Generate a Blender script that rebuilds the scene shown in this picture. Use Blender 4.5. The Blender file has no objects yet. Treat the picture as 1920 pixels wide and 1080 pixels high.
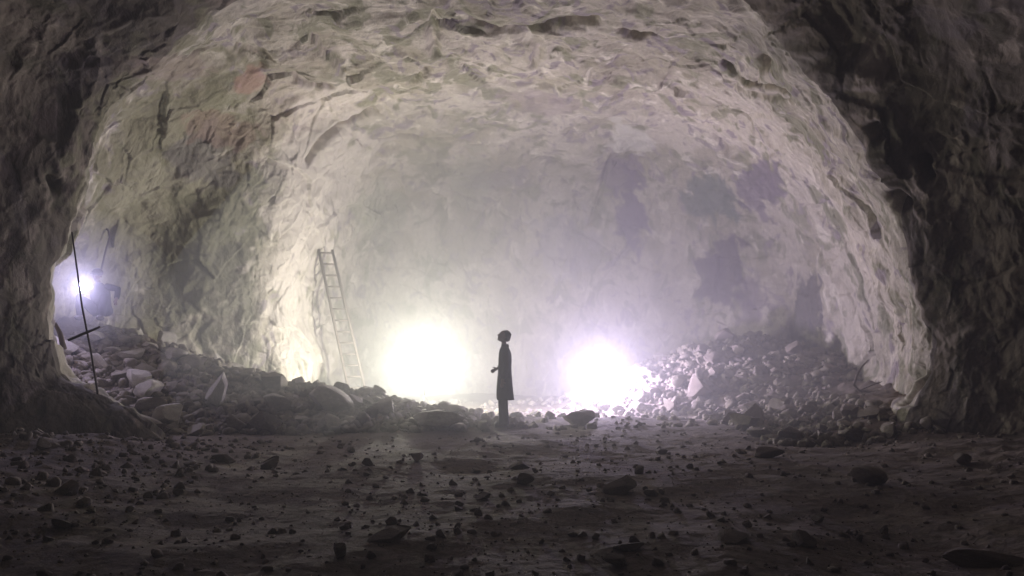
import bpy, bmesh, math, random
import numpy as np
from mathutils import Vector, Matrix
random.seed(7)
RNG = np.random.default_rng(11)
F = 1493.0            # focal length in photo pixels
CAMZ = 1.6
C = bpy.context.scene.collection

def P(px, py, D):
    return ((px - 960) * D / F, D, CAMZ + (640 - py) * D / F)

# ------------------------------------------------------------------ scene
scn = bpy.context.scene
w = bpy.data.worlds.new("World"); scn.world = w; w.use_nodes = True
w.node_tree.nodes['Background'].inputs[0].default_value = (0, 0, 0, 1)
w.node_tree.nodes['Background'].inputs[1].default_value = 0.0
cd = bpy.data.cameras.new('camera'); cam = bpy.data.objects.new('camera', cd); C.objects.link(cam)
cam.location = (0, 0, CAMZ); cam.rotation_euler = (math.pi / 2, 0, 0)
cd.sensor_width = 36; cd.lens = 28.0; cd.shift_y = 100 / 1920; cd.clip_end = 200; cd.clip_start = 0.05
scn.camera = cam
vs = scn.view_settings
scn.display_settings.display_device = 'sRGB'
vs.view_transform = 'Standard'; vs.look = 'None'; vs.gamma = 1; vs.exposure = 0.48
vs.use_curve_mapping = False
cy = scn.cycles
cy.use_denoising = True
try: cy.denoiser = 'OPENIMAGEDENOISE'
except Exception: pass
cy.max_bounces = 5; cy.diffuse_bounces = 4; cy.glossy_bounces = 1; cy.transmission_bounces = 2
cy.volume_bounces = 0; cy.transparent_max_bounces = 6
cy.caustics_reflective = False; cy.caustics_refractive = False
cy.sample_clamp_indirect = 4

# ------------------------------------------------------------------ noise
def _hash(ix, iy, iz, seed):
    h = (ix.astype(np.int64) * 374761393 + iy.astype(np.int64) * 668265263 + iz.astype(np.int64) * 2147483647 + seed * 974711) & 0xffffffff
    h = ((h ^ (h >> 13)) * 1274126177) & 0xffffffff
    h = ((h ^ (h >> 16)) * 2246822519) & 0xffffffff
    return h ^ (h >> 15)
_g = RNG.normal(size=(256, 3)); _g /= np.linalg.norm(_g, axis=1)[:, None]; _g = _g.astype(np.float32)
def perlin(p, seed=0):
    i = np.floor(p).astype(np.int64); f = (p - i).astype(np.float32)
    u = f * f * f * (f * (f * 6 - 15) + 10)
    out = np.zeros(len(p), np.float32)
    for a in (0, 1):
        for b in (0, 1):
            for c in (0, 1):
                g = _g[_hash(i[:, 0] + a, i[:, 1] + b, i[:, 2] + c, seed) & 255]
                d = g[:, 0] * (f[:, 0] - a) + g[:, 1] * (f[:, 1] - b) + g[:, 2] * (f[:, 2] - c)
                wx = u[:, 0] if a else 1 - u[:, 0]
                wy = u[:, 1] if b else 1 - u[:, 1]
                wz = u[:, 2] if c else 1 - u[:, 2]
                out += d * wx * wy * wz
    return out * 1.5
def fbm(p, o=4, seed=0):
    r = 0; a = 1; s = 0
    for k in range(o):
        r = r + a * perlin(p * 2 ** k, seed + k); s += a; a *= .5
    return r / s
def ridged(p, o=3, seed=0):
    r = 0; a = 1; s = 0
    for k in range(o):
        r = r + a * (1 - 2 * np.abs(perlin(p * 2.07 ** k, seed + k)) ** .8); s += a; a *= .5
    return r / s
def worley(p, seed=0):
    i = np.floor(p).astype(np.int64); f = p - i
    d1 = np.full(len(p), 9.); d2 = np.full(len(p), 9.); cid = np.zeros(len(p), np.int64)
    for a in (-1, 0, 1):
        for b in (-1, 0, 1):
            for c in (-1, 0, 1):
                h = _hash(i[:, 0] + a, i[:, 1] + b, i[:, 2] + c, seed)
                q = np.stack([a + (h & 1023) / 1023., b + ((h >> 10) & 1023) / 1023., c + ((h >> 20) & 1023) / 1023.], 1)
                d = np.sqrt(((q - f) ** 2).sum(1))
                m = d < d1
                d2 = np.where(m, d1, np.minimum(d2, d)); cid = np.where(m, h, cid); d1 = np.where(m, d, d1)
    return d1, d2, (cid & 0xffff) / 65535.

def facet(p, seed=0):
    """fractured rock: every cell is its own tilted plane"""
    i = np.floor(p).astype(np.int64); f = p - i
    best = np.full(len(p), 9.); vec = np.zeros((len(p), 3)); cid = np.zeros(len(p), np.int64)
    for a in (-1, 0, 1):
        for b in (-1, 0, 1):
            for c in (-1, 0, 1):
                h = _hash(i[:, 0] + a, i[:, 1] + b, i[:, 2] + c, seed)
                q = np.stack([a + (h & 1023) / 1023., b + ((h >> 10) & 1023) / 1023., c + ((h >> 20) & 1023) / 1023.], 1) - f
                d = (q ** 2).sum(1); m = d < best
                best = np.where(m, d, best); cid = np.where(m, h, cid); vec = np.where(m[:, None], q, vec)
    z = np.zeros_like(cid)
    return (vec * _g[_hash(cid & 0xffff, z, z, seed + 5) & 255]).sum(1) + .35 * (((cid >> 5) & 255) / 255. - .5)

def sstep(a, b, x):
    t = np.clip((x - a) / (b - a), 0, 1); return t * t * (3 - 2 * t)

# ------------------------------------------------------------------ materials
def new_mat(name):
    m = bpy.data.materials.new(name); m.use_nodes = True
    nt = m.node_tree; b = nt.nodes['Principled BSDF']
    b.inputs['Roughness'].default_value = .9
    try: b.inputs['Specular IOR Level'].default_value = .2
    except Exception: pass
    return m, nt, b
def rock_material(name, cols, use_attr=True, tex='Object', bump=.5, scale=1.0, rough=.92, stretch=(1, 1, 1)):
    """cols: five rock tones blended by noises; stains and painted light and shade come from a vertex attribute"""
    m, nt, b = new_mat(name); N = nt.nodes; L = nt.links
    tc = N.new('ShaderNodeTexCoord'); mp = N.new('ShaderNodeMapping'); mp.inputs['Scale'].default_value = stretch
    L.new(tc.outputs[tex], mp.inputs[0])
    def noise(sc, det, dist=0, rgh=.55):
        n = N.new('ShaderNodeTexNoise'); n.inputs['Scale'].default_value = sc * scale
        n.inputs['Detail'].default_value = det; n.inputs['Distortion'].default_value = dist
        n.inputs['Roughness'].default_value = rgh; L.new(mp.outputs[0], n.inputs['Vector']); return n
    def ramp(src, a, bb):
        r = N.new('ShaderNodeMapRange'); r.inputs[1].default_value = a; r.inputs[2].default_value = bb
        r.interpolation_type = 'SMOOTHSTEP'; L.new(src, r.inputs[0]); return r.outputs[0]
    def mix(f, c1, c2, typ='MIX'):
        x = N.new('ShaderNodeMix'); x.data_type = 'RGBA'; x.blend_type = typ
        if isinstance(f, float): x.inputs[0].default_value = f
        else: L.new(f, x.inputs[0])
        for s, c in ((6, c1), (7, c2)):
            if isinstance(c, tuple): x.inputs[s].default_value = (*c, 1)
            else: L.new(c, x.inputs[s])
        return x.outputs[2]
    n1 = noise(.55, 5, .8); n2 = noise(.9, 4, 1.5); n3 = noise(2.2, 5, .6); n4 = noise(1.3, 3, 2.0); n5 = noise(9, 6, .3, .65)
    c = mix(ramp(n1.outputs[0], .42, .62), cols[0], cols[1])
    c = mix(ramp(n2.outputs[0], .52, .60), c, cols[2])
    c = mix(ramp(n4.outputs[0], .56, .64), c, cols[3])
    c = mix(ramp(n3.outputs[0], .56, .68), c, cols[4])
    v = N.new('ShaderNodeMapRange'); v.inputs[3].default_value = .6; v.inputs[4].default_value = 1.4; L.new(n5.outputs[0], v.inputs[0])
    hs = N.new('ShaderNodeHueSaturation'); L.new(v.outputs[0], hs.inputs['Value']); L.new(c, hs.inputs['Color']); c = hs.outputs[0]
    if use_attr:
        at = N.new('ShaderNodeAttribute'); at.attribute_name = 'stain_shade'
        c = mix(at.outputs['Alpha'], c, at.outputs['Color'])
    L.new(c, b.inputs['Base Color']); b.inputs['Roughness'].default_value = rough
    bp = N.new('ShaderNodeBump'); bp.inputs['Strength'].default_value = bump; bp.inputs['Distance'].default_value = .06
    add = N.new('ShaderNodeMath'); add.operation = 'ADD'
    n6 = noise(5, 7, .5, .6); L.new(n6.outputs[0], add.inputs[0])
    ml = N.new('ShaderNodeMath'); ml.operation = 'MULTIPLY'; ml.inputs[1].default_value = .5; L.new(n5.outputs[0], ml.inputs[0]); L.new(ml.outputs[0], add.inputs[1])
    L.new(add.outputs[0], bp.inputs['Height']); L.new(bp.outputs[0], b.inputs['Normal'])
    return m
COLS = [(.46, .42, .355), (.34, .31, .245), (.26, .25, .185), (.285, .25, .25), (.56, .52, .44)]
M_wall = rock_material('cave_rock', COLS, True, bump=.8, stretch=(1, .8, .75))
M_near_shade = rock_material('near_rock_shaded', [(.19, .16, .132), (.115, .098, .078), (.135, .115, .107), (.095, .085, .062), (.28, .24, .20)], True, bump=.9, stretch=(1, .6, .5))  # cave rock in darker tones: shade of the unlit entrance walls put into colour
M_ground = rock_material('dusty_ground', [(.21, .17, .142), (.17, .138, .115), (.19, .156, .142), (.225, .185, .155), (.145, .12, .10)], False, bump=.6, scale=1.6)
M_rocks = [rock_material('pale_rock', [(.44, .41, .36), (.36, .33, .29), (.40, .38, .31), (.34, .30, .30), (.50, .46, .41)], False, bump=.35, scale=3),
           rock_material('brown_rock', [(.27, .24, .195), (.20, .175, .14), (.24, .21, .165), (.18, .15, .15), (.33, .29, .25)], False, bump=.35, scale=3),
           rock_material('dark_rock', [(.25, .212, .178), (.20, .17, .145), (.23, .195, .17), (.20, .17, .165), (.27, .235, .20)], False, bump=.35, scale=3)]
def plain(name, col, rough=.7, metal=0., var=.25, sc=14):
    m, nt, b = new_mat(name); N = nt.nodes; L = nt.links
    n = N.new('ShaderNodeTexNoise'); n.inputs['Scale'].default_value = sc; n.inputs['Detail'].default_value = 4
    tc = N.new('ShaderNodeTexCoord'); L.new(tc.outputs['Object'], n.inputs['Vector'])
    r = N.new('ShaderNodeMapRange'); r.inputs[3].default_value = 1 - var; r.inputs[4].default_value = 1 + var; L.new(n.outputs[0], r.inputs[0])
    h = N.new('ShaderNodeHueSaturation'); h.inputs['Color'].default_value = (*col, 1); L.new(r.outputs[0], h.inputs['Value'])
    L.new(h.outputs[0], b.inputs['Base Color']); b.inputs['Roughness'].default_value = rough; b.inputs['Metallic'].default_value = metal
    bp = N.new('ShaderNodeBump'); bp.inputs['Strength'].default_value = .3; bp.inputs['Distance'].default_value = .01
    L.new(n.outputs[0], bp.inputs['Height']); L.new(bp.outputs[0], b.inputs['Normal'])
    return m
M_wood = plain('weathered_wood', (.15, .12, .105), .85)
M_iron = plain('rusty_iron', (.07, .05, .045), .7, .3)
M_coat = plain('dark_coat_cloth', (.035, .042, .045), .95)
M_trouser = plain('trouser_cloth', (.04, .042, .055), .95)
M_skin = plain('skin', (.17, .11, .085), .6, 0, .06)
M_hair = plain('dark_hair', (.03, .022, .018), .8)
M_shoe = plain('shoe_leather', (.03, .025, .02), .6)
M_lampm = plain('lamp_metal', (.12, .12, .13), .5, .6)
def glow_mat(name, col, strength):
    m, nt, b = new_mat(name); N = nt.nodes; L = nt.links
    e = N.new('ShaderNodeEmission'); e.inputs[0].default_value = (*col, 1); e.inputs[1].default_value = strength
    t = N.new('ShaderNodeBsdfTransparent'); mx = N.new('ShaderNodeAddShader')
    L.new(e.outputs[0], mx.inputs[0]); L.new(t.outputs[0], mx.inputs[1]); L.new(mx.outputs[0], N['Material Output'].inputs[0])
    return m

# ------------------------------------------------------------------ object helpers
def tag(o, label=None, cat=None, group=None, kind=None):
    if label: o['label'] = label
    if cat: o['category'] = cat
    if group: o['group'] = group
    if kind: o['kind'] = kind
    return o
def link(name, me, mat=None, parent=None, loc=None):
    o = bpy.data.objects.new(name, me); C.objects.link(o)
    if mat is not None and me is not None:
        me.materials.clear(); me.materials.append(mat)
    if loc is not None: o.location = loc
    if parent is not None: o.parent = parent
    return o
def grid_mesh(name, V, nu, nv, flip=False, cols=None):
    me = bpy.data.meshes.new(name)
    idx = np.arange(nu * nv).reshape(nu, nv)
    a = idx[:-1, :-1].ravel(); b = idx[1:, :-1].ravel(); c = idx[1:, 1:].ravel(); d = idx[:-1, 1:].ravel()
    q = np.stack([a, d, c, b] if flip else [a, b, c, d], 1).astype(np.int32)
    me.vertices.add(len(V)); me.vertices.foreach_set('co', V.astype(np.float32).ravel())
    me.loops.add(q.size); me.loops.foreach_set('vertex_index', q.ravel())
    me.polygons.add(len(q)); me.polygons.foreach_set('loop_start', np.arange(0, q.size, 4, dtype=np.int32))
    me.polygons.foreach_set('loop_total', np.full(len(q), 4, np.int32))
    me.update(calc_edges=True)
    me.polygons.foreach_set('use_smooth', np.ones(len(q), bool))
    if cols is not None:
        at = me.color_attributes.new('stain_shade', 'FLOAT_COLOR', 'POINT'); at.data.foreach_set('color', cols.astype(np.float32).ravel())
    me.validate(); return me
def add_tube(bm, pts, rads, seg=8, cap=True):
    pts = [Vector(p) for p in pts]
    if not isinstance(rads, (list, tuple)): rads = [rads] * len(pts)
    rings = []; up = None
    for i, p in enumerate(pts):
        t = (pts[min(i + 1, len(pts) - 1)] - pts[max(i - 1, 0)]).normalized()
        if up is None:
            up = Vector((0, 0, 1)) if abs(t.z) < .9 else Vector((1, 0, 0))
        n = (up - t * up.dot(t)).normalized(); up = n; bno = t.cross(n)
        r = rads[i]
        rings.append([bm.verts.new(p + (n * math.cos(2 * math.pi * k / seg) + bno * math.sin(2 * math.pi * k / seg)) * r) for k in range(seg)])
    for a, b in zip(rings, rings[1:]):
        for k in range(seg): bm.faces.new((a[k], a[(k + 1) % seg], b[(k + 1) % seg], b[k]))
    if cap: bm.faces.new(rings[0][::-1]); bm.faces.new(rings[-1])
def add_box(bm, c, s, rot=None):
    r = bmesh.ops.create_cube(bm, size=1)
    M = Matrix.Translation(c) @ (rot.to_4x4() if rot else Matrix()) @ Matrix.Diagonal((*s, 1))
    bmesh.ops.transform(bm, matrix=M, verts=r['verts'])
def add_ball(bm, c, s, seg=16, rot=None):
    r = bmesh.ops.create_uvsphere(bm, u_segments=seg, v_segments=max(6, seg * 2 // 3), radius=1)
    M = Matrix.Translation(c) @ (rot.to_4x4() if rot else Matrix()) @ Matrix.Diagonal((*s, 1))
    bmesh.ops.transform(bm, matrix=M, verts=r['verts'])
def bm_obj(name, bm, mat, parent=None, smooth=True, loc=None):
    bmesh.ops.recalc_face_normals(bm, faces=bm.faces)
    me = bpy.data.meshes.new(name); bm.to_mesh(me); bm.free()
    if smooth:
        for p in me.polygons: p.use_smooth = True
    return link(name, me, mat, parent, loc)
def empty(name, loc):
    o = bpy.data.objects.new(name, None); C.objects.link(o); o.location = loc; o.empty_display_size = .2; return o

# ------------------------------------------------------------------ ground height
def ground_z(x, y, fine=True):
    x = np.asarray(x, float); y = np.asarray(y, float); sh = x.shape; x = x.ravel(); y = y.ravel()
    crest = np.interp(x, [-14, -9.5, -8.6, -7.3, -5.3, -3.76, -2.2, -.3, .6, 3], [2.7, 2.25, 1.95, 1.55, .86, .52, .24, -.02, 0.0, -.02])
    foot = np.interp(x, [-9, -6, -3, 0], [12.6, 12.9, 13.4, 13.8])
    t = np.clip((y - foot) / (16.4 - foot), 0, 1)
    up = .55 * t + .45 * t * t * (3 - 2 * t)
    beh = 1 - sstep(16.4, 18.6, y) * sstep(-8.5, -5.5, x)
    z = crest * up * beh - .22 * sstep(16.6, 18.5, y) * sstep(-6, -4.5, x)
    r = np.sqrt(((x - 6.7) / 1.15) ** 2 + ((y - 22.0)) ** 2)
    z = z + 1.95 * (1 - np.clip(r / 4.9, 0, 1) ** 1.35)
    z = z + .75 * sstep(4.0, 7.8, x) * sstep(11.2, 13.5, y) * (1 - sstep(18, 21, y))
    z = z + .35 * sstep(3.2, 6.5, x) * (1 - sstep(10.5, 12.5, y)) + .35 * sstep(-3.0, -6.5, x) * (1 - sstep(10.5, 12.5, y))
    p = np.stack([x, y, np.zeros_like(x)], 1)
    z = z + .16 * fbm(p * .45, 3, 40)
    rub = sstep(.05, .5, z) if fine else 0
    if fine:
        z = z + .045 * fbm(p * [.8, .8, 1], 2, 50) + .018 * fbm(p * 3.5, 4, 60) + .008 * fbm(p * 9, 2, 65) + rub * .16 * fbm(p * 1.6, 3, 70)
        m = (y > 2) & (y < 26)
        if m.any():
            d1, d2, cid = worley(p[m] * 3.2, 5)
            z[m] += np.clip(.42 - d1, 0, 1) * .22 * (cid > .45) * (.15 + rub[m])
    return z.reshape(sh)

gx = np.linspace(-15, 15, 620)
gy = np.concatenate([np.linspace(-8, 3, 60)[:-1], np.linspace(3, 19, 560)[:-1], np.linspace(19, 30, 160)])
X, Y = np.meshgrid(gx, gy, indexing='ij')
Z = ground_z(X, Y)
V = np.stack([X.ravel(), Y.ravel(), Z.ravel()], 1)
ground = link('ground', grid_mesh('ground', V, len(gx), len(gy)), M_ground); tag(ground, kind='structure')
_gz = Z
def gz(x, y):
    return float(ground_z(np.array([x]), np.array([y]))[0])
def hit_ground(px, py):
    D = np.linspace(3.5, 28, 900)
    x = (px - 960) * D / F; z = CAMZ + (640 - py) * D / F
    g = ground_z(x, D); i = np.argmax(g > z)
    if not (g > z).any(): i = len(D) - 1
    return x[i], D[i], g[i]

# ------------------------------------------------------------------ cave shell
def ring(D, hw, H, n=17, zc=0):
    out = []
    for k in range(n):
        t = math.radians(-22 + 224 * k / (n - 1))
        c = -math.cos(t); s = math.sin(t)
        out.append((hw * math.copysign(abs(c) ** .8, c), D, zc + H * math.copysign(abs(s) ** .8, s)))
    return out
def sec(s): return [P(*q) for q in s]
S = []
S.append([(0 + .05 * k, -8.0, 1.5) for k in range(17)])
S.append(ring(-7.6, 5, 4.5)); S.append(ring(-4, 8, 6)); S.append(ring(2, 8.9, 6.6))
S.append(ring(6.5, 8.9, 6.3))
S.append(sec([(120,1080,11),(-40,880,10.8),(-150,720,10.6),(-190,540,10.5),(-130,330,10.5),(-20,100,10.4),(130,-80,10.3),(420,-190,10),(960,-240,9.8),(1430,-210,10),(1740,-60,10.3),(1880,150,10.5),(1980,350,10.6),(2030,540,10.6),(2040,680,10.6),(1990,820,10.8),(1850,1080,11)]))
S.append(sec([(390,1010,12.2),(285,822,12.4),(112,690,12.5),(72,540,12.5),(125,390,12.5),(190,240,12.5),(262,150,12.5),(440,-20,12.5),(960,-75,12.4),(1390,-20,12.5),(1530,110,12.5),(1645,265,12.5),(1705,415,12.5),(1728,560,12.5),(1742,680,12.5),(1705,800,12.5),(1640,1000,12.5)]))
S.append(sec([(250,1000,14.0),(150,800,14.2),(60,665,14.4),(40,540,14.6),(105,385,14.6),(205,230,14.6),(315,120,14.5),(530,30,14.4),(960,0,14.3),(1340,35,14.3),(1480,150,14.2),(1590,290,14.2),(1655,425,14.2),(1690,560,14.2),(1700,680,14.3),(1670,780,14.4),(1640,950,14.5)]))
S.append(sec([(290,900,16.5),(240,720,17),(205,620,17.1),(195,540,17.1),(235,410,16.8),(305,285,16.3),(400,185,16.4),(600,105,16.4),(960,95,16.6),(1300,115,16.3),(1440,200,16.1),(1545,310,16),(1612,440,16),(1650,560,16),(1655,670,16),(1635,760,16.2),(1600,900,16.5)]))
S.append(sec([(545,900,19.4),(530,730,19.3),(508,660,19.3),(502,590,19.3),(522,500,19.3),(566,385,19.3),(620,280,19.3),(720,200,19.3),(960,185,19.3),(1250,190,18.8),(1390,250,18.4),(1495,345,18),(1560,455,18),(1595,560,18),(1600,660,18),(1580,740,18.2),(1550,860,18.5)]))
S.append(sec([(600,860,21.6),(592,700,21.6),(580,640,21.6),(580,580,21.6),(600,490,21.6),(640,400,21.6),(685,325,21.7),(760,270,22),(960,265,22.5),(1200,260,22.5),(1320,310,22),(1400,390,22),(1460,480,22),(1490,560,22),(1495,640,22),(1485,710,22),(1470,800,22)]))
G_ = [(700,780,25),(680,690,25.2),(670,640,25.2),(675,580,25.3),(695,520,25.4),(725,460,25.5),(770,410,25.5),(860,370,25.6),(960,360,25.8),(1080,360,25.8),(1180,390,25.6),(1240,450,25.5),(1280,510,25.4),(1300,570,25.4),(1300,630,25.3),(1290,680,25.3),(1280,780,25)]
S.append(sec(G_))
S.append(sec([(970 + (a - 970) * .6, 830 + (b - 830) * .6, 26.6) for a, b, c in G_]))
S.append(sec([(970 + (a - 970) * .04, 840 + (b - 840) * .04, 27) for a, b, c in G_]))
S = np.array(S, float)
def cr(A, t):
    """Catmull-Rom along axis 0 at float positions t"""
    n = len(A); i = np.clip(np.floor(t).astype(int), 0, n - 2); f = (t - i)[:, None, None]
    p0 = A[np.clip(i - 1, 0, n - 1)]; p1 = A[i]; p2 = A[i + 1]; p3 = A[np.clip(i + 2, 0, n - 1)]
    return .5 * (2 * p1 + (p2 - p0) * f + (2 * p0 - 5 * p1 + 4 * p2 - p3) * f ** 2 + (3 * p1 - p0 - 3 * p2 + p3) * f ** 3)
cnt = [4, 6, 10, 30, 120, 150, 110, 150, 170, 120, 120, 80, 60]
ts = np.concatenate([k + np.arange(c) / c for k, c in enumerate(cnt)] + [[len(cnt)]])
nk = 900
B = cr(S, ts); B = cr(B.transpose(1, 0, 2), np.linspace(0, 16, nk)).transpose(1, 0, 2)
nu, nv = B.shape[:2]
du = np.gradient(B, axis=0); dv = np.gradient(B, axis=1)
Nn = np.cross(du, dv); Nn /= np.linalg.norm(Nn, axis=2)[..., None] + 1e-9
mid = np.array([0, 0, 2.0]); cen = np.stack([B[..., 0] * .0, B[..., 1], B[..., 2] * 0 + 2], 2)
if (Nn[nu // 2, nv // 2] * (cen - B)[nu // 2, nv // 2]).sum() < 0: Nn = -Nn
Q = B.reshape(-1, 3); NQ = Nn.reshape(-1, 3)
near = 1 - sstep(11.8, 13.2, Q[:, 1])                       # entrance rock, coloured dark for its shade
pxs = 960 + Q[:, 0] * F / np.maximum(Q[:, 1], 1); pys = 640 - (Q[:, 2] - CAMZ) * F / np.maximum(Q[:, 1], 1)
def warp(p, a, s, seed):
    return p + a * np.stack([perlin(p * s, seed), perlin(p * s, seed + 1), perlin(p * s, seed + 2)], 1)
W1 = warp(Q, .5, .5, 100)
disp = .42 * fbm(Q * .33, 3, 110)
disp += (.07 + .02 * near) * ridged(W1 * [.75, .55, .42], 2, 120)
# slabby strata: layers tilted to the right, stepped
tl = W1 @ np.array([.35, -.1, .93]) * 1.15 + .6 * perlin(W1 * .4, 133)
st = tl - np.floor(tl); disp += .06 * (sstep(0, .75, st) - sstep(.9, 1, st)) * (.4 + .6 * sstep(-.2, .3, perlin(Q * .35, 135))) * sstep(-5.5, -3, Q[:, 0])
W2 = warp(Q, .25, 1.4, 140)
d1, d2, cid = worley(W2 * [1.5, 1.2, 1.15], 9)
disp += .13 * (cid - .5) * sstep(.0, .35, d2 - d1)
disp += .02 * ridged(W2 * [2.1, 1.7, 1.3], 3, 150)
d1b, d2b, cb = worley(warp(Q, .12, 3, 190) * [3.2, 2.4, 2.2], 21)
disp += .05 * (cb - .5) * sstep(0, .3, d2b - d1b) - .06 * np.clip(.5 - d1b, 0, 1) * (cb > .5)
disp += .028 * fbm(W2 * [5, 4, 3.2], 4, 160)
W3 = warp(Q, .10, 1.6, 240)
mk = .35 + .65 * sstep(-.25, .35, perlin(Q * .5, 260)); mk2 = .25 + .75 * sstep(-.2, .4, perlin(Q * .8, 262))
nf = 1 - .6 * near
disp += .165 * nf * facet(W3 * [.8, .65, .6], 31) * mk + .062 * nf * facet(W3 * [1.9, 1.5, 1.35], 33) * mk2 + .022 * facet(warp(Q, .04, 4, 250) * [5, 4, 3.8], 35) * mk2
def seg_d(a, b):
    ax, ay = a; bx, by = b
    t = np.clip(((pxs - ax) * (bx - ax) + (pys - ay) * (by - ay)) / ((bx - ax) ** 2 + (by - ay) ** 2), 0, 1)
    return np.hypot(pxs - ax - t * (bx - ax), pys - ay - t * (by - ay)), t
# cracks and overhangs the rock really has: (points, half width, depth)
CR = [([(1360, 112), (1395, 135), (1430, 148)], 5, .35), ([(1440, 148), (1500, 153)], 4, .3), ([(1385, 150), (1440, 172), (1500, 176)], 6, .12),
      ([(885, 38), (930, 48), (985, 50)], 7, .35), ([(950, 40), (1050, 30), (1120, 24)], 6, .2), ([(1170, 40), (1200, 58), (1235, 56)], 6, .25),
      ([(700, 205), (640, 235), (600, 265), (578, 300)], 6, .22), ([(815, 10), (808, 50), (818, 85)], 6, .25), ([(1000, 110), (1015, 85)], 5, .2),
      ([(1145, 285), (1125, 360), (1105, 420)], 3, .15), ([(770, 140), (800, 118)], 5, .2), ([(705, 253), (800, 258), (900, 252)], 3, .1),
      ([(550, 130), (570, 148), (615, 155)], 6, .2), ([(1720, 690), (1690, 740)], 8, .35), ([(1740, 700), (1700, 760)], 5, .25), ([(940, 145), (960, 158), (1040, 160)], 5, .12),
      ([(1445, 95), (1452, 105)], 8, .3), ([(1655, 230), (1665, 250)], 9, .3), ([(1730, 300), (1745, 330)], 10, .3), ([(1690, 360), (1705, 380)], 9, .3), ([(450, 85), (495, 95)], 9, .25), ([(95, 335), (105, 350)], 10, .25)]
vis = (Q[:, 1] > 8.5) & (Q[:, 1] < 27)
for pts, hw, dep in CR:
    dm = np.full(len(Q), 1e3)
    for a, b in zip(pts, pts[1:]):
        d, t = seg_d(a, b); dm = np.minimum(dm, d)
    wob = 1 + .5 * perlin(Q * 4, 170)
    disp -= dep * np.exp(-(dm / (hw * wob.clip(.4, 2))) ** 2) * vis
Q2 = Q + NQ * disp[:, None]
# mineral stains, with some hollow shade and lamp-side brightness painted in
ST = [(320, 380, 185, 330, .15, (.21, .20, .13), .75), (1185, 400, 32, 75, 0, (.17, .13, .21), .85), (1165, 330, 50, 40, 0, (.20, .16, .22), .7), (1335, 370, 62, 48, .3, (.14, .16, .15), .75), (1425, 350, 48, 55, .5, (.17, .14, .19), .7),
      (1350, 510, 52, 66, .1, (.11, .085, .12), .8), (1410, 560, 30, 50, 0, (.16, .13, .17), .6), (1525, 590, 45, 75, .1, (.12, .11, .12), .8), (800, 300, 42, 40, -.5, (.27, .26, .20), .7), (720, 400, 60, 60, .2, (.31, .31, .24), .6),  # darkest patches here paint the shade of hollows right of centre
      (930, 330, 60, 22, 0, (.30, .27, .27), .6), (880, 340, 40, 60, 0, (.33, .33, .26), .5), (1010, 190, 70, 28, .1, (.30, .25, .24), .6), (1180, 258, 50, 32, .0, (.56, .54, .48), .7),
      (380, 470, 100, 150, .1, (.15, .145, .095), .8), (430, 560, 60, 120, 0, (.15, .14, .11), .6), (380, 290, 60, 70, 0, (.19, .175, .165), .7), (460, 145, 40, 22, -.3, (.38, .23, .19), .6), (400, 240, 80, 40, .3, (.30, .21, .17), .5),
      (320, 120, 90, 26, -.1, (.36, .28, .26), .4), (600, 130, 60, 35, .2, (.22, .22, .16), .7), (560, 150, 110, 60, -.9, (.42, .36, .31), .4), (585, 330, 80, 240, .25, (.60, .545, .48), .75), (560, 620, 50, 120, -.2, (.58, .53, .47), .8),  # cream rock, painted paler for the brightness of the lamp side
      (630, 330, 120, 40, -.7, (.50, .455, .40), .7), (1460, 60, 110, 40, .4, (.20, .185, .16), .5), (1640, 130, 28, 130, .05, (.34, .29, .25), .6), (250, 350, 60, 40, -.6, (.36, .34, .26), .5), (640, 380, 26, 60, .3, (.40, .36, .33), .5), (1060, 460, 70, 60, 0, (.36, .33, .37), .5)]
col = np.zeros((len(Q), 4), np.float32)
wn = perlin(W2 * 1.7, 180) * .55 + perlin(W2 * 4, 185) * .35 + perlin(W2 * 9, 186) * .15
for cx, cyy, rx, ry, an, c3, st_ in ST:
    dx = pxs - cx; dy = pys - cyy; u = dx * math.cos(an) + dy * math.sin(an); v = -dx * math.sin(an) + dy * math.cos(an)
    rr = np.sqrt((u / rx) ** 2 + (v / ry) ** 2) + wn
    a = st_ * (1 - sstep(.75, 1.05, rr)) * (Q[:, 1] > 11.5)
    for k in range(3): col[:, k] = col[:, k] * (1 - a) + c3[k] * a if False else np.where(a > 0, (col[:, k] * col[:, 3] * (1 - a) + c3[k] * a) / np.maximum(col[:, 3] * (1 - a) + a, 1e-6), col[:, k])
    col[:, 3] = col[:, 3] * (1 - a) + a
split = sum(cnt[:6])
V3 = Q2.reshape(nu, nv, 3); C3 = col.reshape(nu, nv, 4)
fl = False
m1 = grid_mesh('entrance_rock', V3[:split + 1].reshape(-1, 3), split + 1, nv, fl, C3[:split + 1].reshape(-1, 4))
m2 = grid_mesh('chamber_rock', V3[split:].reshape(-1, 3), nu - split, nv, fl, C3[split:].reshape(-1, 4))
tag(link('entrance_rock', m1, M_near_shade), kind='structure')
tag(link('chamber_rock', m2, M_wall), kind='structure')

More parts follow.
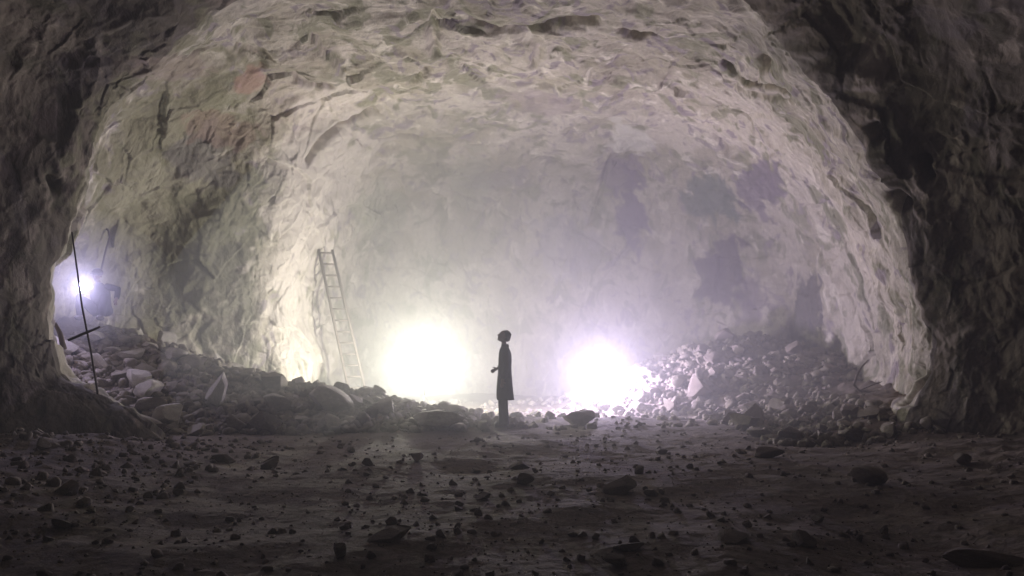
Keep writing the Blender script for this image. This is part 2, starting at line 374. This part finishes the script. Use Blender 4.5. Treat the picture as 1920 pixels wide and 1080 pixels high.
# ------------------------------------------------------------------ rocks
def rock_mesh(seed, sub=4, flat=.8, cuts=13):
    r = np.random.default_rng(seed)
    bm = bmesh.new(); bmesh.ops.create_icosphere(bm, subdivisions=sub, radius=1)
    co = np.array([v.co[:] for v in bm.verts])
    ns = r.normal(size=(cuts, 3)); ns /= np.linalg.norm(ns, axis=1)[:, None]
    for n in ns:
        d = r.uniform(.32, .66); h = co @ n; co = co - np.clip(h - d, 0, 9)[:, None] * n * .97
    co *= [1, r.uniform(.7, .95), r.uniform(.55, .8) * flat / .8]
    co += (co / np.linalg.norm(co, axis=1)[:, None]) * (.045 * fbm(co * 2.2 + seed, 3, seed) + .02 * fbm(co * 8 + seed, 2, seed))[:, None]
    co /= np.abs(co).max(0)
    for v, c in zip(bm.verts, co): v.co = c
    me = bpy.data.meshes.new('rock'); bm.to_mesh(me); bm.free()
    for p in me.polygons: p.use_smooth = sub > 2
    if sub > 2:
        try: me.set_sharp_from_angle(angle=math.radians(28))
        except Exception: pass
    return me
MESHES = {}
def rmesh(k, mi):
    if (k, mi) not in MESHES:
        me = rock_mesh(k); me.materials.append(M_rocks[mi]); MESHES[(k, mi)] = me
    return MESHES[(k, mi)]
placed = []
def put_rock(x, y, sx, sy, sz, mi, seed, label, group=None, rot=None, sink=.35, z=None):
    o = bpy.data.objects.new('rock' if sx < .33 else 'boulder', rmesh(seed % 14, mi)); C.objects.link(o)
    zz = gz(x, y) if z is None else z
    o.location = (x, y, zz + sz * (1 - sink)); o.scale = (sx, sy, sz)
    r = random.Random(seed * 13 + int(x * 100))
    o.rotation_euler = rot or (r.uniform(-.3, .3) * (1 if y > 12 else .4), r.uniform(-.3, .3) * (1 if y > 12 else .4), r.uniform(0, 6.28))
    tag(o, label, 'boulder' if sx >= .33 else 'rock', group); placed.append((x, y, max(sx, sy))); return o
SPEC = [  # px, py of base, width px, height px, tone, label, tilt
    (262, 825, 100, 62, 1, 'big rounded brown boulder at the foot of the left rubble slope behind the dark wall', None),
    (1083, 798, 74, 30, 1, 'round backlit boulder on the ground just right of the standing person', None),
    (826, 803, 124, 34, 0, 'long low boulder on the crest just left of the standing person', None),
    (716, 782, 96, 44, 0, 'pointed boulder on the crest below the foot of the ladder', None),
    (612, 775, 110, 50, 0, 'slanting pale slab on the crest left of the ladder foot', (.1, .35, .2)),
    (972, 880, 40, 24, 2, 'small dark rock alone in front of the standing person', None),
    (1160, 922, 66, 30, 2, 'dark wedge shaped rock lying on the floor before the right lamp', (0, -.25, .4)),
    (1222, 930, 30, 18, 2, 'little dark stone beside the wedge shaped rock', None),
    (507, 880, 38, 34, 2, 'upright dark rock alone on the floor left of centre', None),
    (424, 868, 50, 24, 2, 'flat dark rock at the foot of the left rubble slope', None),
    (412, 762, 50, 62, 0, 'upright pale block standing in the middle of the left rubble slope', (.1, .1, .1)),
    (275, 770, 60, 34, 1, 'brown block resting just above the big rounded boulder', None),
    (1310, 745, 70, 42, 2, 'dark block with a smooth face low on the right rubble heap', None),
    (1420, 622, 62, 66, 2, 'large round boulder near the top of the right rubble heap', None),
    (1372, 612, 42, 36, 1, 'brown round boulder beside the largest one on the right heap', None),
    (735, 1008, 95, 22, 2, 'long flat dark stone in the foreground left of centre', None),
    (1435, 858, 60, 28, 2, 'dark low rock on the floor at the foot of the right heap', None),
    (1820, 1050, 210, 44, 2, 'broad flat slab in the dark bottom right corner', (.05, .1, .3)),
    (1620, 905, 80, 44, 2, 'dark broken boulder on the floor near the right wall', None),
    (1370, 1010, 90, 24, 2, 'thin flat stone in the right foreground', None),
    (1180, 1030, 60, 18, 2, 'small flat stone in the foreground right of centre', None),
    (690, 872, 40, 20, 2, 'small low stone on the bare floor left of the person', None),
    (520, 735, 70, 44, 1, 'brown boulder leaning against the foot of the pale rock rib', None),
    (905, 935, 44, 16, 2, 'low stone in the open floor in front and left of the person', None),
    (130, 925, 60, 36, 2, 'dark rock in the rubble below the left wall', None)]
for i, (px, py, wp, hp, mi, lab, rot) in enumerate(SPEC):
    x, D, z = hit_ground(px, py)
    s = D / F; hw = wp * s / 2; hh = hp * s / 2 * (1.2 if py < 830 else .95)
    put_rock(x, D, hw, hw * .8, hh, mi, i + 3, lab, None, rot, sink=.3 if py < 830 else .5)
def scatter(n, gen, smin, smax, tones, label, group, power=2.2, mind=.8):
    k = 0; tries = 0
    while k < n and tries < n * 30:
        tries += 1
        x, y = gen()
        s = smin + (smax - smin) * random.random() ** power
        if any((x - a) ** 2 + (y - b) ** 2 < ((s + c) * mind) ** 2 for a, b, c in placed): continue
        put_rock(x, y, s, s * random.uniform(.6, 1), s * random.uniform(.45, .85), random.choice(tones), random.randrange(99), label, group, sink=random.uniform(.15, .6)); k += 1
placed += [(-.15, 15.3, .75), (-.15, 16.6, .8), (.1, 14.3, .4)]
def left_slope():
    while True:
        x = random.uniform(-8.7, .2); y = random.uniform(12.5, 16.9)
        f = np.interp(x, [-9, -6, -3, 0], [12.7, 13, 13.6, 14.6])
        if y > f and random.random() < 1.1 - .06 * (x + 9): return x, y
def right_heap():
    while True:
        a = random.uniform(math.pi * .9, math.pi * 1.75); r = 4.7 * random.random() ** .6
        return 6.7 + 1.15 * r * math.cos(a), 22.0 + r * math.sin(a)
def floor_spots():
    y = random.uniform(5.5, 13.4); return random.uniform(-.6, .6) * y, y
def right_foot(): return random.uniform(4.0, 6.4), random.uniform(11.8, 17)
scatter(112, left_slope, .11, .34, [0, 0, 1], 'loose angular rock lying among many others in the left rubble slope', 'rocks of the left rubble slope', 1.6, .62)
scatter(80, right_heap, .10, .31, [1, 2, 2], 'loose rock lying among many others in the right rubble heap', 'rocks of the right rubble heap', 1.5, .6)
scatter(52, floor_spots, .04, .13, [2, 1], 'small stone scattered on the dark open cave floor', 'stones on the open floor', 2.5, 1)
scatter(30, right_foot, .1, .32, [1, 2], 'dim rock at the foot of the right cave wall', 'rocks at the foot of the right wall', 1.8, .7)
# small rubble, uncountable
def rubble_mesh(N, slopes):
    protos = []
    for k in range(8):
        me = rock_mesh(200 + k, 2, .8, 7); co = np.array([v.co[:] for v in me.vertices]); fc = np.array([p.vertices[:] for p in me.polygons]); protos.append((co, fc)); bpy.data.meshes.remove(me)
    xs = []
    while len(xs) < N:
        q = random.random()
        if slopes:
            if q < .45: x, y = left_slope(); s = .045 + .14 * random.random() ** 2.0
            elif q < .78: x, y = right_heap(); s = .05 + .13 * random.random() ** 2.0
            elif q < .88: x, y = right_foot(); s = .04 + .12 * random.random() ** 2
            else: x = random.uniform(-6, 7); y = random.uniform(14.3, 24); s = .05 + .12 * random.random() ** 2.5
        elif q < .2: x = random.uniform(-7.5, -3.5); y = random.uniform(6, 12.5); s = .015 + .08 * random.random() ** 3.5
        else: y = random.uniform(5, 14); x = random.uniform(-.66, .66) * y; s = .010 + .05 * random.random() ** 5
        xs.append((x, y, s))
    xs = np.array(xs); zs = ground_z(xs[:, 0], xs[:, 1]); Vs = []; Fs = []; off = 0
    r = np.random.default_rng(5)
    for (x, y, s), z in zip(xs, zs):
        co, fc = protos[r.integers(8)]
        a, b, c = r.uniform(0, 6.28), r.uniform(-.5, .5), r.uniform(-.5, .5)
        R = np.array(Matrix.Rotation(a, 3, 'Z') @ Matrix.Rotation(b, 3, 'X') @ Matrix.Rotation(c, 3, 'Y'))
        p = (co * s * [1, r.uniform(.6, 1), r.uniform(.5, 1)]) @ R.T + [x, y, z + s * .15]
        Vs.append(p); Fs.append(fc + off); off += len(co)
    me = bpy.data.meshes.new('rubble'); Vs = np.concatenate(Vs); Fs = np.concatenate(Fs).astype(np.int32)
    me.vertices.add(len(Vs)); me.vertices.foreach_set('co', Vs.astype(np.float32).ravel())
    me.loops.add(Fs.size); me.loops.foreach_set('vertex_index', Fs.ravel()); me.polygons.add(len(Fs))
    me.polygons.foreach_set('loop_start', np.arange(0, Fs.size, 3, dtype=np.int32)); me.polygons.foreach_set('loop_total', np.full(len(Fs), 3, np.int32))
    me.update(calc_edges=True); me.validate(); return me
gr_ = link('gravel', rubble_mesh(4200, False), M_rocks[2]); tag(gr_, 'dark grit and small stones strewn over the open floor', 'gravel', None, 'stuff')
rb = link('rubble', rubble_mesh(6500, True), M_rocks[1]); tag(rb, 'small broken stones filling the slopes and the far floor', 'rubble', None, 'stuff')

# ------------------------------------------------------------------ people
def skinned(name, verts, edges, rads, extra=None, voxel=.011, sub=2):
    me = bpy.data.meshes.new('tmp'); me.from_pydata(verts, edges, []); me.update()
    o = bpy.data.objects.new('tmp', me); C.objects.link(o)
    o.modifiers.new('s', 'SKIN'); sv = me.skin_vertices[0].data
    for i, r in enumerate(rads):
        sv[i].radius = (r, r) if not isinstance(r, tuple) else r
        sv[i].use_root = (i == 0)
    m = o.modifiers.new('u', 'SUBSURF'); m.levels = sub; m.render_levels = sub
    dg = bpy.context.evaluated_depsgraph_get(); dg.update()
    e = bpy.data.meshes.new_from_object(o.evaluated_get(dg))
    bpy.data.objects.remove(o)
    bm = bmesh.new(); bm.from_mesh(e); bpy.data.meshes.remove(e)
    if extra: extra(bm)
    me2 = bpy.data.meshes.new(name); bm.to_mesh(me2); bm.free()
    o = bpy.data.objects.new('tmp2', me2); C.objects.link(o)
    r = o.modifiers.new('r', 'REMESH'); r.mode = 'VOXEL'; r.voxel_size = voxel; r.use_smooth_shade = True
    sm = o.modifiers.new('m', 'SMOOTH'); sm.iterations = 2; sm.factor = .5
    dg = bpy.context.evaluated_depsgraph_get(); dg.update()
    e = bpy.data.meshes.new_from_object(o.evaluated_get(dg)); bpy.data.objects.remove(o)
    for p in e.polygons: p.use_smooth = True
    e.name = name; return e
def hand(verts, edges, rads, wi, palm, fwd, side, curl):
    """palm + four unequal fingers and a thumb, appended to the skeleton (wi = wrist index)"""
    fwd = Vector(fwd).normalized(); side = Vector(side).normalized(); cu = Vector(curl).normalized()
    w_ = Vector(verts[wi]); pc = w_ + fwd * .05
    verts.append(tuple(pc)); rads.append(.025); edges.append((wi, len(verts) - 1)); pi_ = len(verts) - 1
    for k, (o_, l) in enumerate(((-.028, .062), (-.009, .072), (.010, .068), (.028, .052))):
        a = pc + fwd * .035 + side * o_; b = a + fwd * l * .5 + cu * l * .12; c = b + fwd * l * .35 + cu * l * .35
        n = len(verts); verts += [tuple(a), tuple(b), tuple(c)]; rads += [.0095, .009, .0075]; edges += [(pi_, n), (n, n + 1), (n + 1, n + 2)]
    a = w_ + fwd * .03 - side * .032 + cu * .005; b = a - side * .022 + fwd * .025 + cu * .01; c = b + fwd * .03 + cu * .014
    n = len(verts); verts += [tuple(a), tuple(b), tuple(c)]; rads += [.012, .011, .009]; edges += [(pi_, n), (n, n + 1), (n + 1, n + 2)]
def head_fn(c, tilt, fwd):
    """head: skull, jaw, nose, ears, brow, lips, eyes; c = centre, fwd = unit facing vector in xy, tilt = radians looking up"""
    f = Vector((fwd[0], fwd[1], 0)).normalized(); s = Vector((0, 0, 1)).cross(f)
    R = Matrix.Rotation(-tilt, 3, s); f = R @ f; u = R @ Vector((0, 0, 1))
    rot = Matrix((f, s, u)).transposed()
    def at(a, b, d): return Vector(c) + f * a + s * b + u * d
    def fn(bm):
        add_ball(bm, at(-.012, 0, .03), (.098, .077, .088), 20, rot)
        add_ball(bm, at(.025, 0, -.035), (.062, .055, .078), 16, rot)
        add_ball(bm, at(.062, 0, -.088), (.024, .028, .022), 10, rot)
        add_ball(bm, at(.096, 0, -.018), (.020, .014, .026), 10, rot)
        add_ball(bm, at(.078, 0, .030), (.018, .05, .014), 10, rot)
        add_ball(bm, at(.082, 0, -.058), (.014, .024, .010), 10, rot)
        for q in (-1, 1):
            add_ball(bm, at(-.005, q * .078, -.01), (.018, .012, .032), 10, rot)
            add_ball(bm, at(.078, q * .031, .006), (.011, .013, .010), 8, rot)
    return fn, at, rot
def loft(rings, seg=28, folds=0., fseed=0, closed=True):
    """rings: (cx, cy, z, rx, ry)"""
    bm = bmesh.new(); R = []
    rr = random.Random(fseed); ph = rr.uniform(0, 6)
    for i, (cx, cyy, z, rx, ry) in enumerate(rings):
        row = []
        for k in range(seg):
            a = 2 * math.pi * k / seg
            q = 1 + folds * (i / len(rings)) * (math.sin(a * 5 + ph) + .6 * math.sin(a * 9 + 2 * ph + z * 4))
            row.append(bm.verts.new((cx + rx * q * math.cos(a), cyy + ry * q * math.sin(a), z)))
        R.append(row)
    for a, b in zip(R, R[1:]):
        for k in range(seg): bm.faces.new((a[k], a[(k + 1) % seg], b[(k + 1) % seg], b[k]))
    bm.faces.new(R[0]); bm.faces.new(R[-1][::-1]); return bm

def standing_person(loc):
    # faces -x (to the left of the picture), head tilted back
    v = [(0, 0, .93)]; e = []; r = [(.13, .10)]
    def add(p, rad, par): v.append(p); r.append(rad); e.append((par, len(v) - 1)); return len(v) - 1
    wst = add((.0, 0, 1.08), .105, 0); ch = add((.008, 0, 1.27), .118, wst); nb = add((.004, 0, 1.42), .065, ch); nk = add((-.012, 0, 1.49), .05, nb); add((-.012, 0, 1.58), .05, nk)
    for q in (-1, 1):
        hp = add((0, q * .085, .90), .088, 0); kn = add((-.025, q * .095, .50), .058, hp); an = add((.005, q * .10, .09), .038, kn)
        bl = add((-.09, q * .105, .045), .034, an); add((-.15, q * .108, .035), .026, bl)
        sh = add((.008, q * .165, 1.385), .052, ch)
        if q > 0:   # far arm: forearm held out in front at the waist
            el = add((.03, .215, 1.10), .040, sh); wr = add((-.13, .16, 1.06), .028, el)
            hand(v, e, r, wr, None, (-.88, -.1, -.5), (.5, 0, -.86), (.1, -1, -.1))
        else:
            el = add((.03, -.225, 1.11), .040, sh); wr = add((-.03, -.225, .86), .028, el)
            hand(v, e, r, wr, None, (-.12, 0, -1), (-1, 0, 0), (0, .9, 0))
    fn, at, rot = head_fn((-.015, 0, 1.645), .42, (-1, 0))
    me = skinned('person', v, e, r, fn, .0085)
    p = link('person', me, M_skin, None, loc)
    tag(p, 'person standing in profile in a long dark coat, head tilted back, hand forward', 'person')
    # coat
    bm = loft([(-.0, 0, 1.475, .055, .06), (.0, 0, 1.44, .075, .12), (.003, 0, 1.40, .095, .185), (.008, 0, 1.33, .115, .205), (.008, 0, 1.22, .122, .20), (.004, 0, 1.10, .120, .185),
               (.002, 0, .98, .126, .19), (.0, 0, .86, .138, .205), (.0, 0, .74, .148, .215), (.003, 0, .62, .156, .225), (.012, 0, .53, .160, .23), (.018, 0, .495, .160, .23)], 36, .03, 3)
    add_tube(bm, [(.008, .165, 1.39), (.022, .20, 1.24), (.032, .222, 1.10), (-.04, .195, 1.075), (-.115, .165, 1.065)], [.066, .064, .060, .052, .047], 14)
    add_tube(bm, [(.008, -.165, 1.39), (.022, -.208, 1.24), (.032, -.232, 1.10), (.005, -.232, .98), (-.022, -.23, .885)], [.066, .064, .060, .052, .048], 14)
    add_tube(bm, [(.012, 0, 1.44), (.004, 0, 1.50)], [.075, .066], 16)
    bm_obj('coat', bm, M_coat, p)
    bm = bmesh.new()
    for q in (-1, 1):
        add_tube(bm, [(0, q * .085, .92), (-.012, q * .088, .72), (-.03, q * .095, .50), (-.02, q * .098, .30), (-.01, q * .102, .12), (-.012, q * .104, .055)], [.115, .108, .088, .088, .095, .100], 16)
    bm_obj('trousers', bm, M_trouser, p)
    for q in (-1, 1):
        bm = bmesh.new(); add_ball(bm, (-.055, q * .105, .05), (.13, .052, .055), 16); add_box(bm, (-.055, q * .105, .012), (.25, .092, .022))
        bm_obj('shoe', bm, M_shoe, p)
    bm = bmesh.new(); add_ball(bm, at(-.030, 0, .045), (.094, .080, .083), 24, rot); add_ball(bm, at(-.075, 0, .0), (.055, .075, .07), 16, rot)
    for vv in bm.verts:
        n = math.sin(vv.co.x * 90) * math.sin(vv.co.y * 80 + 1) * math.sin(vv.co.z * 85); vv.co += (vv.co - at(-.03, 0, .04)) * n * .06
    bm_obj('hair', bm, M_hair, p); return p
px_ = P(946, 800, 14.5)[0]
gp = gz(px_, 14.5)
pers = standing_person((px_, 14.5, 0.045))
print('ground at person', gp)

def crouched_person(loc):
    # sits on the rubble facing the camera (-y), a lamp held out to the left of the picture, other elbow sticking out
    v = [(0, .12, .18)]; e = []; r = [(.14, .11)]
    def add(p, rad, par): v.append(p); r.append(rad); e.append((par, len(v) - 1)); return len(v) - 1
    wst = add((0, .09, .36), .12, 0); ch = add((0, .02, .55), .13, wst); nb = add((0, -.02, .68), .07, ch); nk = add((0, -.04, .73), .052, nb); add((0, -.055, .80), .05, nk)
    for q in (-1, 1):
        hp = add((q * .10, .08, .17), .09, 0); kn = add((q * .24, -.26, .42), .062, hp); an = add((q * .20, -.30, .05), .042, kn)
        bl = add((q * .21, -.39, .02), .036, an); add((q * .215, -.45, .01), .028, bl)
        sh = add((q * .17, .0, .645), .055, ch)
        if q < 0:
            el = add((-.30, -.14, .50), .042, sh); wr = add((-.24, -.33, .60), .030, el); hand(v, e, r, wr, None, (-.1, -.5, .35), (1, 0, 0), (0, -.2, 1))
        else:
            el = add((.40, -.06, .60), .042, sh); wr = add((.44, -.20, .40), .030, el); hand(v, e, r, wr, None, (0, -.4, -1), (1, 0, 0), (0, 1, 0))
    fn, at, rot = head_fn((0, -.07, .865), -.1, (0, -1))
    p = link('person', skinned('person', v, e, r, fn, .01), M_skin, None, loc)
    tag(p, 'person crouching on top of the left rubble slope behind a small lamp', 'person')
    bm = loft([(0, .13, .12, .17, .15), (0, .11, .30, .175, .15), (0, .05, .48, .19, .15), (0, .01, .60, .20, .13), (0, -.02, .68, .13, .09), (0, -.03, .73, .07, .065)], 28, .02, 5)
    add_tube(bm, [(-.15, 0, .65), (-.25, -.06, .57), (-.30, -.14, .50), (-.27, -.24, .55), (-.245, -.31, .59)], [.072, .064, .06, .052, .046], 14)
    add_tube(bm, [(.15, 0, .65), (.28, -.03, .63), (.40, -.06, .60), (.43, -.14, .49), (.44, -.19, .42)], [.072, .064, .06, .052, .046], 14)
    bm_obj('jacket', bm, M_coat, p)
    bm = bmesh.new()
    for q in (-1, 1): add_tube(bm, [(q * .09, .11, .17), (q * .17, -.09, .30), (q * .24, -.27, .425), (q * .225, -.29, .25), (q * .20, -.30, .08)], [.12, .10, .08, .075, .07], 14)
    bm_obj('trousers', bm, M_trouser, p)
    for q in (-1, 1):
        bm = bmesh.new(); add_ball(bm, (q * .205, -.36, .035), (.052, .13, .055), 14); bm_obj('boot', bm, M_shoe, p)
    bm = bmesh.new(); add_ball(bm, at(-.015, 0, .06), (.125, .098, .085), 20, rot); add_ball(bm, at(.07, 0, .045), (.075, .085, .014), 16, rot)
    bm_obj('helmet', bm, M_hair, p); return p
L3 = Vector(P(161, 537, 15.3))
cp = Vector(P(186, 585, 15.65)); cp.z = 1.6 + (640 - 517) * 15.65 / F - .87
crouched_person(cp)
print('crouch base', cp, 'ground', gz(cp.x, cp.y))

# ------------------------------------------------------------------ lamps
def light(name, loc, col, power, rad=.12):
    l = bpy.data.lights.new(name, 'POINT'); l.color = col; l.energy = power; l.shadow_soft_size = rad
    o = bpy.data.objects.new(name, l); C.objects.link(o); o.location = loc; return o
def stand_lamp(px, py, D, col, power, label, glow):
    x, y, z = P(px, py, D); g = gz(x, y); h = z - g
    t = empty('stand_lamp', (x, y, g)); tag(t, label, 'lamp', 'lamps on low tripods')
    bm = bmesh.new(); add_ball(bm, (0, 0, h), (.15, .15, .15), 20); gl = bm_obj('glass_globe', bm, glow, t)
    bm = bmesh.new(); add_tube(bm, [(0, 0, .22), (0, 0, h - .2)], .02, 10); add_tube(bm, [(0, 0, h - .24), (0, 0, h - .2), (0, 0, h - .15), (0, 0, h - .13)], [.04, .085, .09, .06], 16)
    bm_obj('post', bm, M_lampm, t)
    for k in range(3):
        a = k * 2.094 + .4; bm = bmesh.new(); add_tube(bm, [(0, 0, .42 * h), (.34 * math.cos(a), .34 * math.sin(a), .01)], .014, 8); bm_obj('leg', bm, M_lampm, t)
    l = light('lamp_light', (0, 0, h), col, power, .13); l.parent = t; return t
K = 1.0
COL_L = (1.0, .985, .83); COL_R = (.80, .68, 1.0); COL_F = (.66, .60, 1.0)
stand_lamp(796, 686, 19.6, COL_L, 1060 * K, 'dazzling warm white lamp left of the standing person', glow_mat('warm_glow', COL_L, 60))
stand_lamp(1127, 706, 19.6, COL_R, 1000 * K, 'dazzling violet white lamp right of the standing person', glow_mat('violet_glow', COL_R, 60))
t = empty('hand_lamp', L3 - Vector((0, 0, .1))); tag(t, 'small bright bluish lamp held by the crouching person', 'lamp')
bm = bmesh.new(); add_ball(bm, (0, -.02, .1), (.055, .055, .055), 16); bm_obj('lens', bm, glow_mat('blue_glow', COL_F, 80), t)
bm = bmesh.new(); add_tube(bm, [(0, -.045, .1), (0, .02, .1), (0, .06, .1), (0, .12, .1), (0, .13, .1)], [.105, .10, .085, .06, .01], 20, False); add_tube(bm, [(0, .09, .09), (0, .10, -.04)], .018, 10); bm_obj('casing', bm, M_lampm, t)
light('lamp_light', (0, -.02, .1), COL_F, 180 * K, .04).parent = t

# ------------------------------------------------------------------ ladder
_P2 = np.stack([960 + Q2[:, 0] * F / np.maximum(Q2[:, 1], 1), 640 - (Q2[:, 2] - CAMZ) * F / np.maximum(Q2[:, 1], 1)], 1)
def wall_pt(px, py, lo=11, hi=27):
    d = np.hypot(_P2[:, 0] - px, _P2[:, 1] - py) + np.where((Q2[:, 1] > lo) & (Q2[:, 1] < hi), 0, 1e4)
    return Vector(Q2[int(np.argmin(d))])
def ladder():
    D = wall_pt(608, 470, 19.5).y - .25; D2_ = min(wall_pt(667, 700, 19.5).y - .5, D)
    a = Vector(P(672, 742, D2_)); b = Vector(P(610, 468, D))
    print('ladder', a, b, gz(a.x, a.y))
    t = empty('ladder', a); tag(t, 'tall wooden ladder leaning against the pale chamber wall behind the left lamp', 'ladder')
    d = b - a; hw = .2; side = Vector((1, .25, 0)).normalized()
    for q in (-1, 1):
        bm = bmesh.new(); add_tube(bm, [side * q * hw * 1.1, d * .5 + side * q * hw, d * 1.0 + side * q * hw * .9], .038, 6); bm_obj('rail', bm, M_wood, t)
    n = 13
    for k in range(n):
        c = d * ((k + .7) / n); bm = bmesh.new(); add_tube(bm, [c - side * hw * 1.05, c + side * hw * 1.05], .024, 8); bm_obj('rung', bm, M_wood, t)
ladder()

# ------------------------------------------------------------------ poles, sticks
def stick(name, pts, rad, mat, label, cat, parts=None):
    base = Vector(pts[0]); bm = bmesh.new(); pp = [Vector(p) - base for p in pts]
    add_tube(bm, pp, rad, 8); o = bm_obj(name, bm, mat, None, True, base); tag(o, label, cat)
    for nm, q, r_ in (parts or []):
        bm = bmesh.new(); add_tube(bm, [Vector(a) - base for a in q], r_, 8); bm_obj(nm, bm, mat, o)
    return o
stick('pole', [P(186, 770, 12.45), P(183, 735, 12.4), P(170, 655, 12.35), P(154, 575, 12.25), P(144, 500, 12.15), P(135, 435, 12.0)], [.017, .016, .015, .014, .013, .011], M_iron,
      'thin bent iron pole with a short slanting crossbar standing by the left wall', 'pole', [('crossbar', [P(128, 638, 12.25), P(158, 625, 12.3), P(188, 613, 12.35)], [.02, .022, .018])])
stick('stick', [P(120, 655, 13.2), P(113, 625, 13.2), P(103, 606, 13.2)], [.05, .04, .03], M_wood, 'short broken stick leaning on the rock left of the iron pole', 'stick')
stick('bent_pipe', [P(190, 505, 16.6), P(199, 468, 16.6), P(206, 445, 16.6), P(203, 432, 16.6), P(192, 421, 16.6), P(183, 417, 16.6)], [.02, .02, .022, .022, .018, .012], M_iron,
      'thin hooked pipe rising from the rubble above the crouching person', 'pipe')
stick('branch', [P(1635, 735, 15.4), P(1612, 733, 15.4), P(1601, 722, 15.4), P(1608, 700, 15.4), P(1618, 685, 15.4), P(1628, 675, 15.4)], [.016, .022, .028, .024, .018, .01], M_wood,
      'crooked dry branch lying at the foot of the right wall', 'branch', [('twig', [P(1610, 733, 15.4), P(1635, 722, 15.4), P(1655, 715, 15.3)], [.014, .010, .006])])

# ------------------------------------------------------------------ haze
bm = bmesh.new(); add_box(bm, (0, 11, 3.5), (40, 44, 16)); hz = bm_obj('haze', bm, None, None, False)
def air(name, dens, g, col):
    hm = bpy.data.materials.new(name); hm.use_nodes = True; nt = hm.node_tree; nt.nodes.clear()
    out = nt.nodes.new('ShaderNodeOutputMaterial'); pv = nt.nodes.new('ShaderNodeVolumePrincipled')
    pv.inputs['Color'].default_value = (*col, 1); pv.inputs['Density'].default_value = dens; pv.inputs['Anisotropy'].default_value = g
    nt.links.new(pv.outputs[0], out.inputs['Volume']); return hm
hz.data.materials.clear(); hz.data.materials.append(air('haze', .0095, .4, (.95, .95, .94)))
tag(hz, 'pale dust haze filling the cave', 'haze', None, 'stuff')
# thick dust hanging round the two lamps
bm = bmesh.new(); bmesh.ops.create_icosphere(bm, subdivisions=5, radius=1)
co = np.array([v.co[:] for v in bm.verts]); co = co * (1 + .10 * fbm(co * 1.6, 3, 300))[:, None] * [8.2, 10.6, 5.6] + [.2, 20.6, 1.8]
for v, c in zip(bm.verts, co): v.co = c
dc = bm_obj('dust_cloud', bm, air('dust', .055, .2, (.96, .96, .95)))
tag(dc, 'milky dust cloud hanging round the two bright lamps', 'dust', None, 'stuff')
bm = bmesh.new(); bmesh.ops.create_icosphere(bm, subdivisions=4, radius=1)  # extra dust volume, added to give the hand lamp a halo
co = np.array([v.co[:] for v in bm.verts]); co = co * (1 + .12 * fbm(co * 1.5, 3, 320))[:, None] * [1.7, 1.5, 1.4] + np.array(L3)
for v, c in zip(bm.verts, co): v.co = c
dc = bm_obj('dust_cloud', bm, air('halo_dust', .10, .2, (.96, .96, .95)))
tag(dc, 'small puff of dust added for the halo round the hand lamp at far left', 'dust', None, 'stuff')
